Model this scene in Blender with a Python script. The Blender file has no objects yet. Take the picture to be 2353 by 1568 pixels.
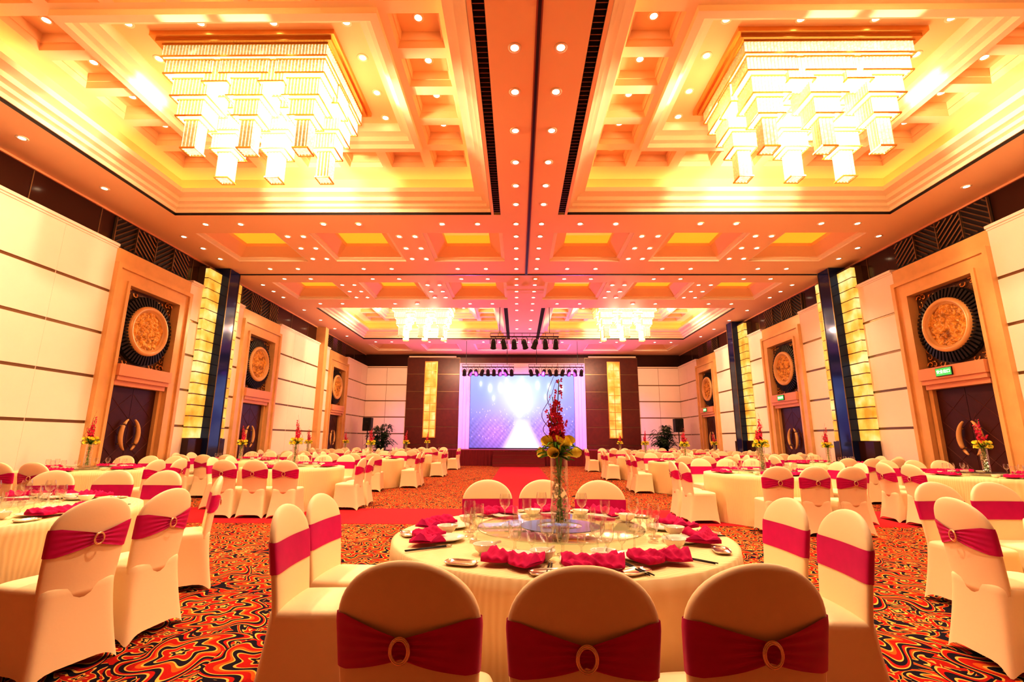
import bpy, math, random
from mathutils import Vector, Matrix
random.seed(7)
C = bpy.context.scene.collection
pi = math.pi
sin, cos = math.sin, math.cos

# ------------------------------------------------------------------ materials
def newmat(name):
    m = bpy.data.materials.new(name); m.use_nodes = True
    nt = m.node_tree
    b = nt.nodes.get('Principled BSDF')
    return m, nt, b
def pmat(name, col, rough=0.5, metal=0.0, em=None, es=0.0, bump=0.0, bscale=50, var=0.0, vscale=5, spec=0.5, nosample=False):
    m, nt, b = newmat(name)
    b.inputs['Base Color'].default_value = (*col, 1)
    b.inputs['Roughness'].default_value = rough
    b.inputs['Metallic'].default_value = metal
    b.inputs['Specular IOR Level'].default_value = spec
    if em:
        b.inputs['Emission Color'].default_value = (*em, 1)
        b.inputs['Emission Strength'].default_value = es
    tc = nt.nodes.new('ShaderNodeTexCoord')
    if bump > 0:
        n = nt.nodes.new('ShaderNodeTexNoise'); n.inputs['Scale'].default_value = bscale
        n.inputs['Detail'].default_value = 3
        bp = nt.nodes.new('ShaderNodeBump'); bp.inputs['Strength'].default_value = bump
        bp.inputs['Distance'].default_value = 0.02
        nt.links.new(tc.outputs['Object'], n.inputs['Vector'])
        nt.links.new(n.outputs['Fac'], bp.inputs['Height'])
        nt.links.new(bp.outputs['Normal'], b.inputs['Normal'])
    if var > 0:
        n = nt.nodes.new('ShaderNodeTexNoise'); n.inputs['Scale'].default_value = vscale
        n.inputs['Detail'].default_value = 4
        mx = nt.nodes.new('ShaderNodeMixRGB')
        mx.inputs[1].default_value = (*[c*(1-var) for c in col], 1)
        mx.inputs[2].default_value = (*[min(1, c*(1+var)) for c in col], 1)
        nt.links.new(tc.outputs['Object'], n.inputs['Vector'])
        nt.links.new(n.outputs['Fac'], mx.inputs[0])
        nt.links.new(mx.outputs[0], b.inputs['Base Color'])
    if nosample: m.cycles.emission_sampling = 'NONE'
    return m
def ramp(nt, stops, interp='LINEAR'):
    r = nt.nodes.new('ShaderNodeValToRGB'); r.color_ramp.interpolation = interp
    e = r.color_ramp.elements
    while len(e) > 1: e.remove(e[-1])
    e[0].position = stops[0][0]; e[0].color = (*stops[0][1], 1)
    for p, c in stops[1:]:
        x = e.new(p); x.color = (*c, 1)
    return r
def glassmat(name, tint=(1,1,1), gl=0.05, edge=.6):
    m, nt, b = newmat(name)
    nt.nodes.remove(b)
    out = nt.nodes['Material Output']
    t = nt.nodes.new('ShaderNodeBsdfTransparent'); t.inputs[0].default_value = (*tint, 1)
    g = nt.nodes.new('ShaderNodeBsdfGlossy'); g.inputs['Roughness'].default_value = 0.05
    lw = nt.nodes.new('ShaderNodeLayerWeight'); lw.inputs['Blend'].default_value = .3
    mr = nt.nodes.new('ShaderNodeMapRange'); mr.inputs['To Min'].default_value = gl; mr.inputs['To Max'].default_value = edge
    mx = nt.nodes.new('ShaderNodeMixShader')
    nt.links.new(lw.outputs['Facing'], mr.inputs['Value']); nt.links.new(mr.outputs[0], mx.inputs[0])
    nt.links.new(t.outputs[0], mx.inputs[1]); nt.links.new(g.outputs[0], mx.inputs[2])
    nt.links.new(mx.outputs[0], out.inputs[0])
    return m

M_ceil = pmat('ceiling_plaster', (0.95, 0.67, 0.40), 0.6, bump=0.03, bscale=30)
M_cream = pmat('cream_plaster', (0.97, 0.85, 0.66), 0.6, spec=.2)
M_wall = pmat('cream_fabric_panel', (0.95, 0.82, 0.73), 0.7, bump=0.08, bscale=60, var=0.03, vscale=2)
M_dark = pmat('dark_brown_glass', (0.05, 0.012, 0.006), 0.15)
M_black = pmat('black_metal', (0.015, 0.01, 0.01), 0.4)
M_strip = pmat('bronze_strip', (0.30, 0.19, 0.10), 0.3, 0.7)
M_marble = pmat('beige_marble', (0.78, 0.49, 0.21), 0.22, var=0.16, vscale=3)
M_lintel = pmat('pink_beige_stone', (0.78, 0.38, 0.20), 0.35)
M_wood = pmat('red_brown_wood', (0.13, 0.025, 0.010), 0.3, var=0.35, vscale=6)
M_door = pmat('dark_red_door_wood', (0.07, 0.012, 0.007), 0.3, var=0.3, vscale=8)
M_gold = pmat('gold_metal', (0.85, 0.50, 0.15), 0.28, 0.9)
M_bronze = pmat('carved_dark_bronze', (0.13, 0.06, 0.02), 0.4, 0.5, bump=1.0, bscale=14)
M_fan = pmat('dark_fan_ribs', (0.014, 0.009, 0.008), 0.4)
M_coverw = pmat('chair_cover_fabric', (0.93, 0.77, 0.52), 0.8, bump=0.04, bscale=25, spec=.2)
M_sash = pmat('crimson_satin', (0.56, 0.003, 0.17), 0.42, var=0.15, vscale=12, spec=.35)
M_nap = pmat('crimson_napkin', (0.60, 0.004, 0.12), 0.7, var=0.12, vscale=20, spec=.2)
M_buckle = pmat('pale_gold_ring', (0.85, 0.66, 0.44), 0.25, 0.9)
M_porc = pmat('white_porcelain', (0.92, 0.86, 0.76), 0.12)
M_silver = pmat('silver_metal', (0.75, 0.70, 0.62), 0.2, 0.95)
M_glass = glassmat('clear_glass', (0.98, 0.98, 0.96), 0.08, .85)
M_disc = glassmat('lazy_susan_glass', (0.76, 0.84, 0.78), 0.12, .75)
M_greyring = pmat('grey_granite_ring', (0.16, 0.15, 0.15), 0.15, var=0.4, vscale=80)
M_orchid = pmat('magenta_orchid', (0.72, 0.015, 0.10), 0.5, var=0.3, vscale=40)
M_lily = pmat('yellow_lily', (0.98, 0.82, 0.10), 0.45)
M_leaf = pmat('green_leaf', (0.14, 0.34, 0.03), 0.45)
M_dleaf = pmat('dark_palm_leaf', (0.03, 0.06, 0.02), 0.5)
M_twig = pmat('red_brown_twig', (0.22, 0.04, 0.03), 0.6)
M_runner = pmat('red_runner_carpet', (0.50, 0.006, 0.020), 0.95, var=0.12, vscale=30)
M_maroon = pmat('maroon_skirt', (0.20, 0.008, 0.02), 0.7)
M_stagetop = pmat('stage_top', (0.30, 0.03, 0.06), 0.5)
M_spk = pmat('black_speaker', (0.01, 0.01, 0.012), 0.5)
M_lens = pmat('lamp_glow', (1, .9, .7), 0.5, em=(1, 0.84, 0.55), es=9, nosample=True)
M_cove = pmat('cove_tube_glow', (1, .8, .4), 0.5, em=(1, 0.52, 0.14), es=2.4)
M_amber = pmat('amber_backlit_panel', (.9, .5, .05), 0.5, em=(1, 0.38, 0.03), es=0.66, nosample=True)
M_rim = pmat('white_lamp_trim', (0.95, 0.82, 0.62), 0.4)
M_green = pmat('green_sign', (0.05, 0.5, 0.12), 0.4, em=(0.15, 0.75, 0.2), es=0.4, nosample=True)
M_signw = pmat('sign_letters', (0.9, 1, 0.8), 0.4, em=(0.95, 1, 0.75), es=1.6, nosample=True)
M_blue = pmat('dark_mirror_column', (0.02, 0.03, 0.13), 0.08, 0.35)
M_skirtwhite = pmat('white_frame', (0.85, 0.72, 0.75), 0.4)

def onyx():
    m, nt, b = newmat('lit_onyx_panel')
    tc = nt.nodes.new('ShaderNodeTexCoord')
    n = nt.nodes.new('ShaderNodeTexNoise'); n.inputs['Scale'].default_value = 1.8; n.inputs['Detail'].default_value = 3
    nt.links.new(tc.outputs['Object'], n.inputs['Vector'])
    r = ramp(nt, [(0.32, (0.92, 0.34, 0.03)), (0.5, (1.0, 0.58, 0.11)), (0.68, (1, 0.82, 0.38))])
    nt.links.new(n.outputs['Fac'], r.inputs[0])
    nt.links.new(r.outputs[0], b.inputs['Emission Color'])
    b.inputs['Emission Strength'].default_value = .74
    b.inputs['Base Color'].default_value = (.10, .05, .015, 1)
    m.cycles.emission_sampling = 'NONE'
    return m
M_onyx = onyx()

def crystal(name, base, k):
    m, nt, b = newmat(name)
    g = nt.nodes.new('ShaderNodeNewGeometry')
    s = nt.nodes.new('ShaderNodeSeparateXYZ')
    nt.links.new(g.outputs['Position'], s.inputs[0])
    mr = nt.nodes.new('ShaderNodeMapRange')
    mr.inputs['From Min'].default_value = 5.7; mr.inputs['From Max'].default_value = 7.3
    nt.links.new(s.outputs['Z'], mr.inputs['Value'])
    r = ramp(nt, [(0, (.40,)*3), (.22, (.50,)*3), (.34, (1.0,)*3), (.66, (1.,)*3), (.82, (.55,)*3), (1, (.34,)*3)])  # glow painted by height: strongest in the middle tiers
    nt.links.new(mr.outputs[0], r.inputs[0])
    tc = nt.nodes.new('ShaderNodeTexCoord')
    v = nt.nodes.new('ShaderNodeTexVoronoi'); v.inputs['Scale'].default_value = 26
    nt.links.new(tc.outputs['Object'], v.inputs['Vector'])
    fr = ramp(nt, [(0, (1.7,)*3), (.25, (1.15,)*3), (.6, (.9,)*3), (.9, (.75,)*3)])  # brighter cell centres painted into the glow as sparkle
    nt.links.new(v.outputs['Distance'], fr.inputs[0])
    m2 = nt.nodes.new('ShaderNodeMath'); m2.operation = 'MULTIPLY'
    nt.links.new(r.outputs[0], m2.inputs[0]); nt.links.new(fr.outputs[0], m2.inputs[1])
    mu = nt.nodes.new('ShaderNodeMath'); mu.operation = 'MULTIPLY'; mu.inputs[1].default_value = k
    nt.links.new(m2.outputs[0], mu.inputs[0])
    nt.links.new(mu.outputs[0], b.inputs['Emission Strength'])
    b.inputs['Emission Color'].default_value = (*base, 1)
    b.inputs['Base Color'].default_value = (.30, .24, .14, 1)
    b.inputs['Roughness'].default_value = 0.15
    return m
M_cry1 = crystal('crystal_rod_lit_tone', (1, 0.82, 0.50), 2.3)
M_cry2 = crystal('crystal_rod_shade_tone', (1, 0.66, 0.22), 0.85)  # dimmer copy for alternate rod faces, painting shade into the glow

def goldcarve():
    m, nt, b = newmat('gold_carved_relief')
    tc = nt.nodes.new('ShaderNodeTexCoord')
    v = nt.nodes.new('ShaderNodeTexVoronoi'); v.inputs['Scale'].default_value = 9
    n = nt.nodes.new('ShaderNodeTexNoise'); n.inputs['Scale'].default_value = 6
    mx = nt.nodes.new('ShaderNodeMixRGB'); mx.inputs[0].default_value = .35
    nt.links.new(tc.outputs['Object'], n.inputs['Vector'])
    nt.links.new(tc.outputs['Object'], mx.inputs[1]); nt.links.new(n.outputs['Color'], mx.inputs[2])
    nt.links.new(mx.outputs[0], v.inputs['Vector'])
    r = ramp(nt, [(0, (0.95, 0.62, 0.15)), (0.5, (0.78, 0.40, 0.06)), (0.9, (0.30, 0.12, 0.01))])
    nt.links.new(v.outputs['Distance'], r.inputs[0])
    nt.links.new(r.outputs[0], b.inputs['Base Color'])
    bp = nt.nodes.new('ShaderNodeBump'); bp.inputs['Strength'].default_value = .9; bp.inputs['Distance'].default_value = .04
    bp.invert = True
    nt.links.new(v.outputs['Distance'], bp.inputs['Height'])
    nt.links.new(bp.outputs[0], b.inputs['Normal'])
    b.inputs['Metallic'].default_value = .2; b.inputs['Roughness'].default_value = .4
    return m
M_carve = goldcarve()

def clothmat():
    m, nt, b = newmat('damask_tablecloth')
    b.inputs['Roughness'].default_value = .6
    tc = nt.nodes.new('ShaderNodeTexCoord')
    w = nt.nodes.new('ShaderNodeTexWave'); w.inputs['Scale'].default_value = 14
    w.inputs['Distortion'].default_value = 7; w.inputs['Detail'].default_value = 1
    w.inputs['Detail Scale'].default_value = .6
    mp = nt.nodes.new('ShaderNodeMapping'); mp.inputs['Scale'].default_value = (1, 1, .35)
    nt.links.new(tc.outputs['Object'], mp.inputs[0]); nt.links.new(mp.outputs[0], w.inputs['Vector'])
    bp = nt.nodes.new('ShaderNodeBump'); bp.inputs['Strength'].default_value = .15; bp.inputs['Distance'].default_value = .006
    nt.links.new(w.outputs['Fac'], bp.inputs['Height']); nt.links.new(bp.outputs[0], b.inputs['Normal'])
    r = ramp(nt, [(0, (0.86, 0.69, 0.37)), (1, (0.92, 0.77, 0.46))])
    nt.links.new(w.outputs['Fac'], r.inputs[0]); nt.links.new(r.outputs[0], b.inputs['Base Color'])
    return m
M_cloth = clothmat()

def carpet():
    m, nt, b = newmat('paisley_carpet')
    L = nt.links.new
    tc = nt.nodes.new('ShaderNodeTexCoord')
    def noise(sc, det, dist, off=0):
        mp = nt.nodes.new('ShaderNodeMapping'); mp.inputs['Location'].default_value = (off, off*.7, 0)
        n = nt.nodes.new('ShaderNodeTexNoise'); n.inputs['Scale'].default_value = sc
        n.inputs['Detail'].default_value = det; n.inputs['Distortion'].default_value = dist
        n.inputs['Roughness'].default_value = .4
        L(tc.outputs['Object'], mp.inputs[0]); L(mp.outputs[0], n.inputs['Vector'])
        return n
    def mth(op, a, v=None, c=None):
        x = nt.nodes.new('ShaderNodeMath'); x.operation = op
        L(a, x.inputs[0])
        if v is not None:
            if isinstance(v, (int, float)): x.inputs[1].default_value = v
            else: L(v, x.inputs[1])
        return x.outputs[0]
    red, org, gold, dk, dr = (0.44, 0.016, 0.008), (0.66, 0.13, 0.015), (0.78, 0.46, 0.11), (0.016, 0.010, 0.022), (0.24, 0.012, 0.008)
    def flowers(scale, warp, off, petals, swirl, amp=.26):
        wn = noise(scale*.7, 1, .3, off)
        sub = nt.nodes.new('ShaderNodeVectorMath'); sub.operation = 'SUBTRACT'; sub.inputs[1].default_value = (.5, .5, .5)
        L(wn.outputs['Color'], sub.inputs[0])
        sc = nt.nodes.new('ShaderNodeVectorMath'); sc.operation = 'SCALE'; sc.inputs['Scale'].default_value = warp
        L(sub.outputs[0], sc.inputs[0])
        ad = nt.nodes.new('ShaderNodeVectorMath'); ad.operation = 'ADD'
        L(tc.outputs['Object'], ad.inputs[0]); L(sc.outputs[0], ad.inputs[1])
        v = nt.nodes.new('ShaderNodeTexVoronoi'); v.voronoi_dimensions = '2D'; v.inputs['Scale'].default_value = scale
        L(ad.outputs[0], v.inputs['Vector'])
        d = nt.nodes.new('ShaderNodeVectorMath'); d.operation = 'SUBTRACT'
        L(ad.outputs[0], d.inputs[0]); L(v.outputs['Position'], d.inputs[1])
        sp = nt.nodes.new('ShaderNodeSeparateXYZ'); L(d.outputs[0], sp.inputs[0])
        th = mth('ARCTAN2', sp.outputs['Y'], sp.outputs['X'])
        ang = mth('ADD', mth('MULTIPLY', th, petals), mth('MULTIPLY', v.outputs['Distance'], swirl))
        cs = mth('ADD', mth('MULTIPLY', mth('COSINE', ang), amp), 1.0)
        return mth('MULTIPLY', v.outputs['Distance'], cs)
    q1 = flowers(1.5, .45, 3, 5, 9, .24)
    rv = ramp(nt, [(0, gold), (.03, dk), (.06, gold), (.075, red), (.15, gold), (.165, dk), (.22, gold), (.235, org), (.27, red), (.33, gold), (.345, dk), (.39, red), (.42, gold), (.435, dk)], 'CONSTANT')
    L(q1, rv.inputs[0])
    in1 = mth('LESS_THAN', q1, .47)
    q2 = flowers(5.2, .20, 17, 4, 6, .3)
    rw = ramp(nt, [(0, gold), (.07, dk), (.14, gold), (.20, red), (.36, gold), (.41, dk), (.58, gold), (.64, red)], 'CONSTANT')
    L(q2, rw.inputs[0])
    q3 = flowers(3.4, .35, 31, 3, 14, .34)
    r1 = ramp(nt, [(0, gold), (.06, red), (.18, gold), (.23, dk), (.36, gold), (.40, org), (.46, red), (.62, gold), (.66, dk)], 'CONSTANT')
    L(q3, r1.inputs[0])
    n3 = noise(1.3, 1, 1.2, 21)
    st = ramp(nt, [(0, (0, 0, 0)), (.50, (1, 1, 1))], 'CONSTANT'); L(n3.outputs['Fac'], st.inputs[0])
    mx = nt.nodes.new('ShaderNodeMixRGB'); L(st.outputs[0], mx.inputs[0]); L(r1.outputs[0], mx.inputs[1]); L(rw.outputs[0], mx.inputs[2])
    mx2 = nt.nodes.new('ShaderNodeMixRGB'); L(in1, mx2.inputs[0]); L(mx.outputs[0], mx2.inputs[1]); L(rv.outputs[0], mx2.inputs[2])
    L(mx2.outputs[0], b.inputs['Base Color'])
    b.inputs['Roughness'].default_value = .95; b.inputs['Specular IOR Level'].default_value = .1
    n4 = noise(180, 1, 0)
    bp = nt.nodes.new('ShaderNodeBump'); bp.inputs['Strength'].default_value = .3; bp.inputs['Distance'].default_value = .01
    L(n4.outputs['Fac'], bp.inputs['Height']); L(bp.outputs[0], b.inputs['Normal'])
    return m
M_carpet = carpet()

# ------------------------------------------------------------------ mesh builder
class MB:
    def __init__(s, mats, xf=None):
        s.v = []; s.f = []; s.m = []; s.mats = mats; s.xf = xf
    def add(s, vs, fs, mi=0):
        o = len(s.v); s.v += [tuple(p) for p in vs]
        for f in fs: s.f.append([i+o for i in f]); s.m.append(mi)
    def quad(s, a, b, c, d, mi=0): s.add([a, b, c, d], [(0, 1, 2, 3)], mi)
    def box(s, x0, x1, y0, y1, z0, z1, mi=0):
        v = [(x, y, z) for z in (z0, z1) for y in (y0, y1) for x in (x0, x1)]
        s.add(v, [(0, 2, 3, 1), (4, 5, 7, 6), (0, 1, 5, 4), (2, 6, 7, 3), (0, 4, 6, 2), (1, 3, 7, 5)], mi)
    def rings(s, rs, closed=True, cap0=False, cap1=False, mi=0, loop=False):
        n = len(rs[0]); o = len(s.v)
        for r in rs: s.v += [tuple(p) for p in r]
        R = len(rs)
        for i in range(R if loop else R-1):
            j2 = (i+1) % R
            for j in range(n if closed else n-1):
                k = (j+1) % n
                s.f.append([o+i*n+j, o+i*n+k, o+j2*n+k, o+j2*n+j]); s.m.append(mi)
        if cap0: s.f.append([o+j for j in range(n)][::-1]); s.m.append(mi)
        if cap1: s.f.append([o+(R-1)*n+j for j in range(n)]); s.m.append(mi)
    def lathe(s, prof, n=24, c=(0, 0, 0), mi=0, cap0=False, cap1=False):
        s.rings([[(c[0]+r*cos(2*pi*j/n), c[1]+r*sin(2*pi*j/n), c[2]+z) for j in range(n)] for r, z in prof], True, cap0, cap1, mi)
    def tube(s, pts, r, n=6, mi=0, rf=None):
        rs = []
        P = [Vector(p) for p in pts]
        for i, p in enumerate(P):
            t = (P[min(i+1, len(P)-1)] - P[max(i-1, 0)])
            if t.length < 1e-9: t = Vector((0, 0, 1))
            t.normalize()
            a = Vector((0, 0, 1)) if abs(t.z) < .9 else Vector((1, 0, 0))
            u = t.cross(a).normalized(); w = t.cross(u)
            rr = r*(rf(i/(len(P)-1)) if rf else 1)
            rs.append([p+u*rr*cos(2*pi*j/n)+w*rr*sin(2*pi*j/n) for j in range(n)])
        s.rings(rs, True, True, True, mi)
    def cyl(s, a, b, r, n=12, mi=0): s.tube([a, b], r, n, mi)
    def torus(s, c, u, w, R, r, n=28, k=8, mi=0, Rw=None):
        u = Vector(u); w = Vector(w); c = Vector(c); nn = u.cross(w).normalized(); Rw = Rw or R
        rs = []
        for i in range(n):
            a = 2*pi*i/n; d = (u*cos(a)*R+w*sin(a)*Rw)
            dn = d.normalized()
            rs.append([c+d+dn*r*cos(2*pi*j/k)+nn*r*sin(2*pi*j/k) for j in range(k)])
        s.rings(rs, True, mi=mi, loop=True)
    def build(s, name, smooth=False, kind=None, label=None, cat=None, group=None, parent=None, loc=None, autos=False):
        me = bpy.data.meshes.new(name)
        vs = s.v if not s.xf else [s.xf(*p) for p in s.v]
        if loc is not None and parent is None:
            vs = [(p[0]-loc[0], p[1]-loc[1], p[2]-loc[2]) for p in vs]
        me.from_pydata(vs, [], s.f)
        for m in s.mats: me.materials.append(m)
        for p, mi in zip(me.polygons, s.m): p.material_index = mi; p.use_smooth = smooth
        import bmesh
        bm = bmesh.new(); bm.from_mesh(me)
        bmesh.ops.recalc_face_normals(bm, faces=bm.faces); bm.to_mesh(me); bm.free()
        if autos:
            for p in me.polygons: p.use_smooth = True
            me.set_sharp_from_angle(angle=math.radians(38))
        me.update()
        o = bpy.data.objects.new(name, me); C.objects.link(o)
        if loc is not None and parent is None: o.location = loc
        if kind: o['kind'] = kind
        if label: o['label'] = label
        if cat: o['category'] = cat
        if group: o['group'] = group
        if parent: o.parent = parent
        return o
def empty(name, label, cat, group=None, loc=(0, 0, 0)):
    e = bpy.data.objects.new(name, None); C.objects.link(e); e.empty_display_size = .1
    e.location = loc; e['label'] = label; e['category'] = cat
    if group: e['group'] = group
    return e
def copytree(o, parent=None, skip=()):
    c = o.copy(); C.objects.link(c)
    if parent: c.parent = parent; c.matrix_parent_inverse = o.matrix_parent_inverse.copy()
    for ch in list(o.children):
        if ch.name.split('.')[0] in skip: continue
        copytree(ch, c, skip)
    return c
class Proto:
    def __init__(s, root): s.root = root; s.used = False
    def place(s, loc, rot=0.0, label=None, group=None, skip=(), scale=None):
        if not s.used: o = s.root; s.used = True
        else: o = copytree(s.root, None, skip)
        o.location = loc; o.rotation_euler = (0, 0, rot)
        o.scale = scale if scale else (1, 1, 1)
        if label: o['label'] = label
        if group: o['group'] = group
        return o

# ------------------------------------------------------------------ room dims
W = 9.4; WP = 9.2; HC = 6.3; YB = 28.0; Y0 = -2.5
TX, TY1, TY2 = 4.48, 7.02, 20.6
THX, THY = 3.62, 2.92

b = MB([M_carpet]); b.box(-W, W, Y0, YB, -.1, 0); b.build('floor', kind='structure')

holes = []
trays = [(sx*TX, ty) for ty in (TY1, TY2) for sx in (-1, 1)]
for tx, ty in trays: holes.append((tx-THX, tx+THX, ty-THY, ty+THY))
cof = []
for cy in (11.85, 15.6, 25.7):
    for cx in (-7.27, -4.45, -1.63, 1.63, 4.45, 7.27):
        cof.append((cx, cy)); holes.append((cx-1.0, cx+1.0, cy-.95, cy+.95))
slots = []
for (ya, yb_) in ((-1.0, 9.94), (17.7, 23.5)):
    for sx in (-1, 1):
        xa, xb = sorted((sx*.65, sx*.80))
        slots.append((xa, xb, ya, yb_)); holes.append((xa, xb, ya, yb_))
def plane_holes(mb, x0, x1, y0, y1, z, holes, mi=0):
    xs = sorted({x0, x1, *[h[0] for h in holes], *[h[1] for h in holes]})
    ys = sorted({y0, y1, *[h[2] for h in holes], *[h[3] for h in holes]})
    for i in range(len(xs)-1):
        for j in range(len(ys)-1):
            cx, cy = (xs[i]+xs[i+1])/2, (ys[j]+ys[j+1])/2
            if cx < x0 or cx > x1 or cy < y0 or cy > y1: continue
            if any(h[0] < cx < h[1] and h[2] < cy < h[3] for h in holes): continue
            mb.quad((xs[i], ys[j], z), (xs[i+1], ys[j], z), (xs[i+1], ys[j+1], z), (xs[i], ys[j+1], z), mi)
b = MB([M_ceil]); plane_holes(b, -W, W, -1.0, YB, HC, holes); b.build('ceiling', kind='structure')

def sweep(mb, cx, cy, hx, hy, prof, mi=0):
    rs = []
    for ins, z in prof:
        a, c = hx-ins, hy-ins
        rs.append([(cx-a, cy-c, z), (cx+a, cy-c, z), (cx+a, cy+c, z), (cx-a, cy+c, z)])
    mb.rings(rs, True, mi=mi)
tn = [0]
def tname():
    tn[0] += 1; return 'trim_%d' % tn[0]
for tx, ty in trays:
    b = MB([M_cream, M_ceil, M_cove, M_black, M_strip])
    sweep(b, tx, ty, THX, THY, [(0, 6.3), (0, 6.38)], 3)
    sweep(b, tx, ty, THX, THY, [(0, 6.36), (.02, 6.36), (.02, 6.44), (.10, 6.46), (.10, 6.53), (.2, 6.55), (.2, 6.64), (.36, 6.68), (.36, 6.78), (.32, 6.78), (.32, 6.70), (.0, 6.70)], 0)
    sweep(b, tx, ty, THX, THY, [(.0, 6.70), (.0, 6.95), (.12, 7.12)], 1)
    sweep(b, tx, ty, THX, THY, [(.06, 6.72), (.2, 6.72)], 2)
    hs = []
    cells = []
    for i in range(7):
        for j in range(6):
            if i in (0, 6) or j in (0, 5):
                cx, cy = tx+(i-3)*.92, ty+(j-2.5)*.8
                cells.append((cx, cy)); hs.append((cx-.36, cx+.36, cy-.30, cy+.30))
    hs.append((tx-2.28, tx+2.28, ty-1.6, ty+1.6))
    plane_holes(b, tx-THX+.12, tx+THX-.12, ty-THY+.12, ty+THY-.12, 7.12, hs, 0)
    for cx, cy in cells:
        sweep(b, cx, cy, .36, .30, [(0, 7.12), (0.03, 7.22), (.05, 7.22), (.06, 7.36)], 1)
        b.quad((cx-.3, cy-.24, 7.36), (cx+.3, cy-.24, 7.36), (cx+.3, cy+.24, 7.36), (cx-.3, cy+.24, 7.36), 1)
    sweep(b, tx, ty, 2.28, 1.6, [(0, 7.12), (0, 7.02), (.12, 7.02), (.14, 7.10), (.22, 7.12), (.22, 7.22), (.36, 7.24), (.36, 7.42)], 0)
    hx, hy = 2.28-.36, 1.6-.36
    b.quad((tx-hx, ty-hy, 7.42), (tx+hx, ty-hy, 7.42), (tx+hx, ty+hy, 7.42), (tx-hx, ty+hy, 7.42), 1)
    b.build(tname(), kind='structure')
for cx, cy in cof:
    b = MB([M_ceil, M_amber, M_cream])
    sweep(b, cx, cy, 1.0, .95, [(0, 6.3), (.0, 6.34), (.10, 6.36), (.10, 6.40)], 2)
    sweep(b, cx, cy, 1.0, .95, [(.10, 6.40), (.38, 6.60), (.40, 6.68)], 0)
    b.quad((cx-.6, cy-.55, 6.68), (cx+.6, cy-.55, 6.68), (cx+.6, cy+.55, 6.68), (cx-.6, cy+.55, 6.68), 1)
    b.build(tname(), kind='structure')
for xa, xb, ya, yb_ in slots:
    b = MB([M_black, M_fan, M_strip])
    b.box(xa, xb, ya, yb_, 6.42, 6.44)
    b.box(xa, xa+.004, ya, yb_, 6.3, 6.42); b.box(xb-.004, xb, ya, yb_, 6.3, 6.42)
    y = ya+.05
    while y < yb_-.02:
        b.box(xa+.004, xb-.004, y, y+.012, 6.32, 6.38, 2); y += .09
    b.build(tname(), kind='structure')
b = MB([M_black, M_strip])
b.box(-.02, .02, -1, 13.86, 6.275, 6.299); b.box(-.04, -.02, -1, 13.86, 6.28, 6.299, 1); b.box(.02, .04, -1, 13.86, 6.28, 6.299, 1)
b.build(tname(), kind='structure')
b = MB([M_black, M_strip]); b.box(-W, W, 13.86, 13.90, 6.275, 6.299); b.box(-W, W, 13.90, 13.93, 6.28, 6.299, 1); b.build(tname(), kind='structure')

portL = [(9.85, 12.3), (14.85, 17.3), (22.1, 24.55)]
portR = [(9.02, 11.5), (15.55, 18.05), (22.5, 24.95)]
segL = [(Y0, 9.85), (12.3, 12.8), (14.4, 14.85), (17.3, 20.9), (21.25, 22.1), (24.55, 28)]
segR = [(Y0, 9.02), (11.5, 12.75), (14.35, 15.55), (18.05, 19.2), (20.8, 22.5), (24.95, 28)]
ZS = [0.0, 0.69, 1.63, 2.58, 3.52, 4.46, 5.50]
def clad(b, s0, s1):
    n = max(1, round((s1-s0)/1.25)); w = (s1-s0)/n
    b.box(s0, s1, -.18, -.02, 0, 5.5, 1)
    for i in range(n):
        for k in range(6):
            b.box(s0+i*w+.003, s0+(i+1)*w-.003, -.02, 0, ZS[k]+.03, ZS[k+1]-.03, 0)
        if i: b.box(s0+i*w-.003, s0+i*w+.003, -.02, -.004, 0, 5.46, 0)
    b.box(s0, s1, -.2, .05, 5.5, 5.56, 0); b.box(s0, s1, -.2, .02, 5.46, 5.5, 0)
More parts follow.
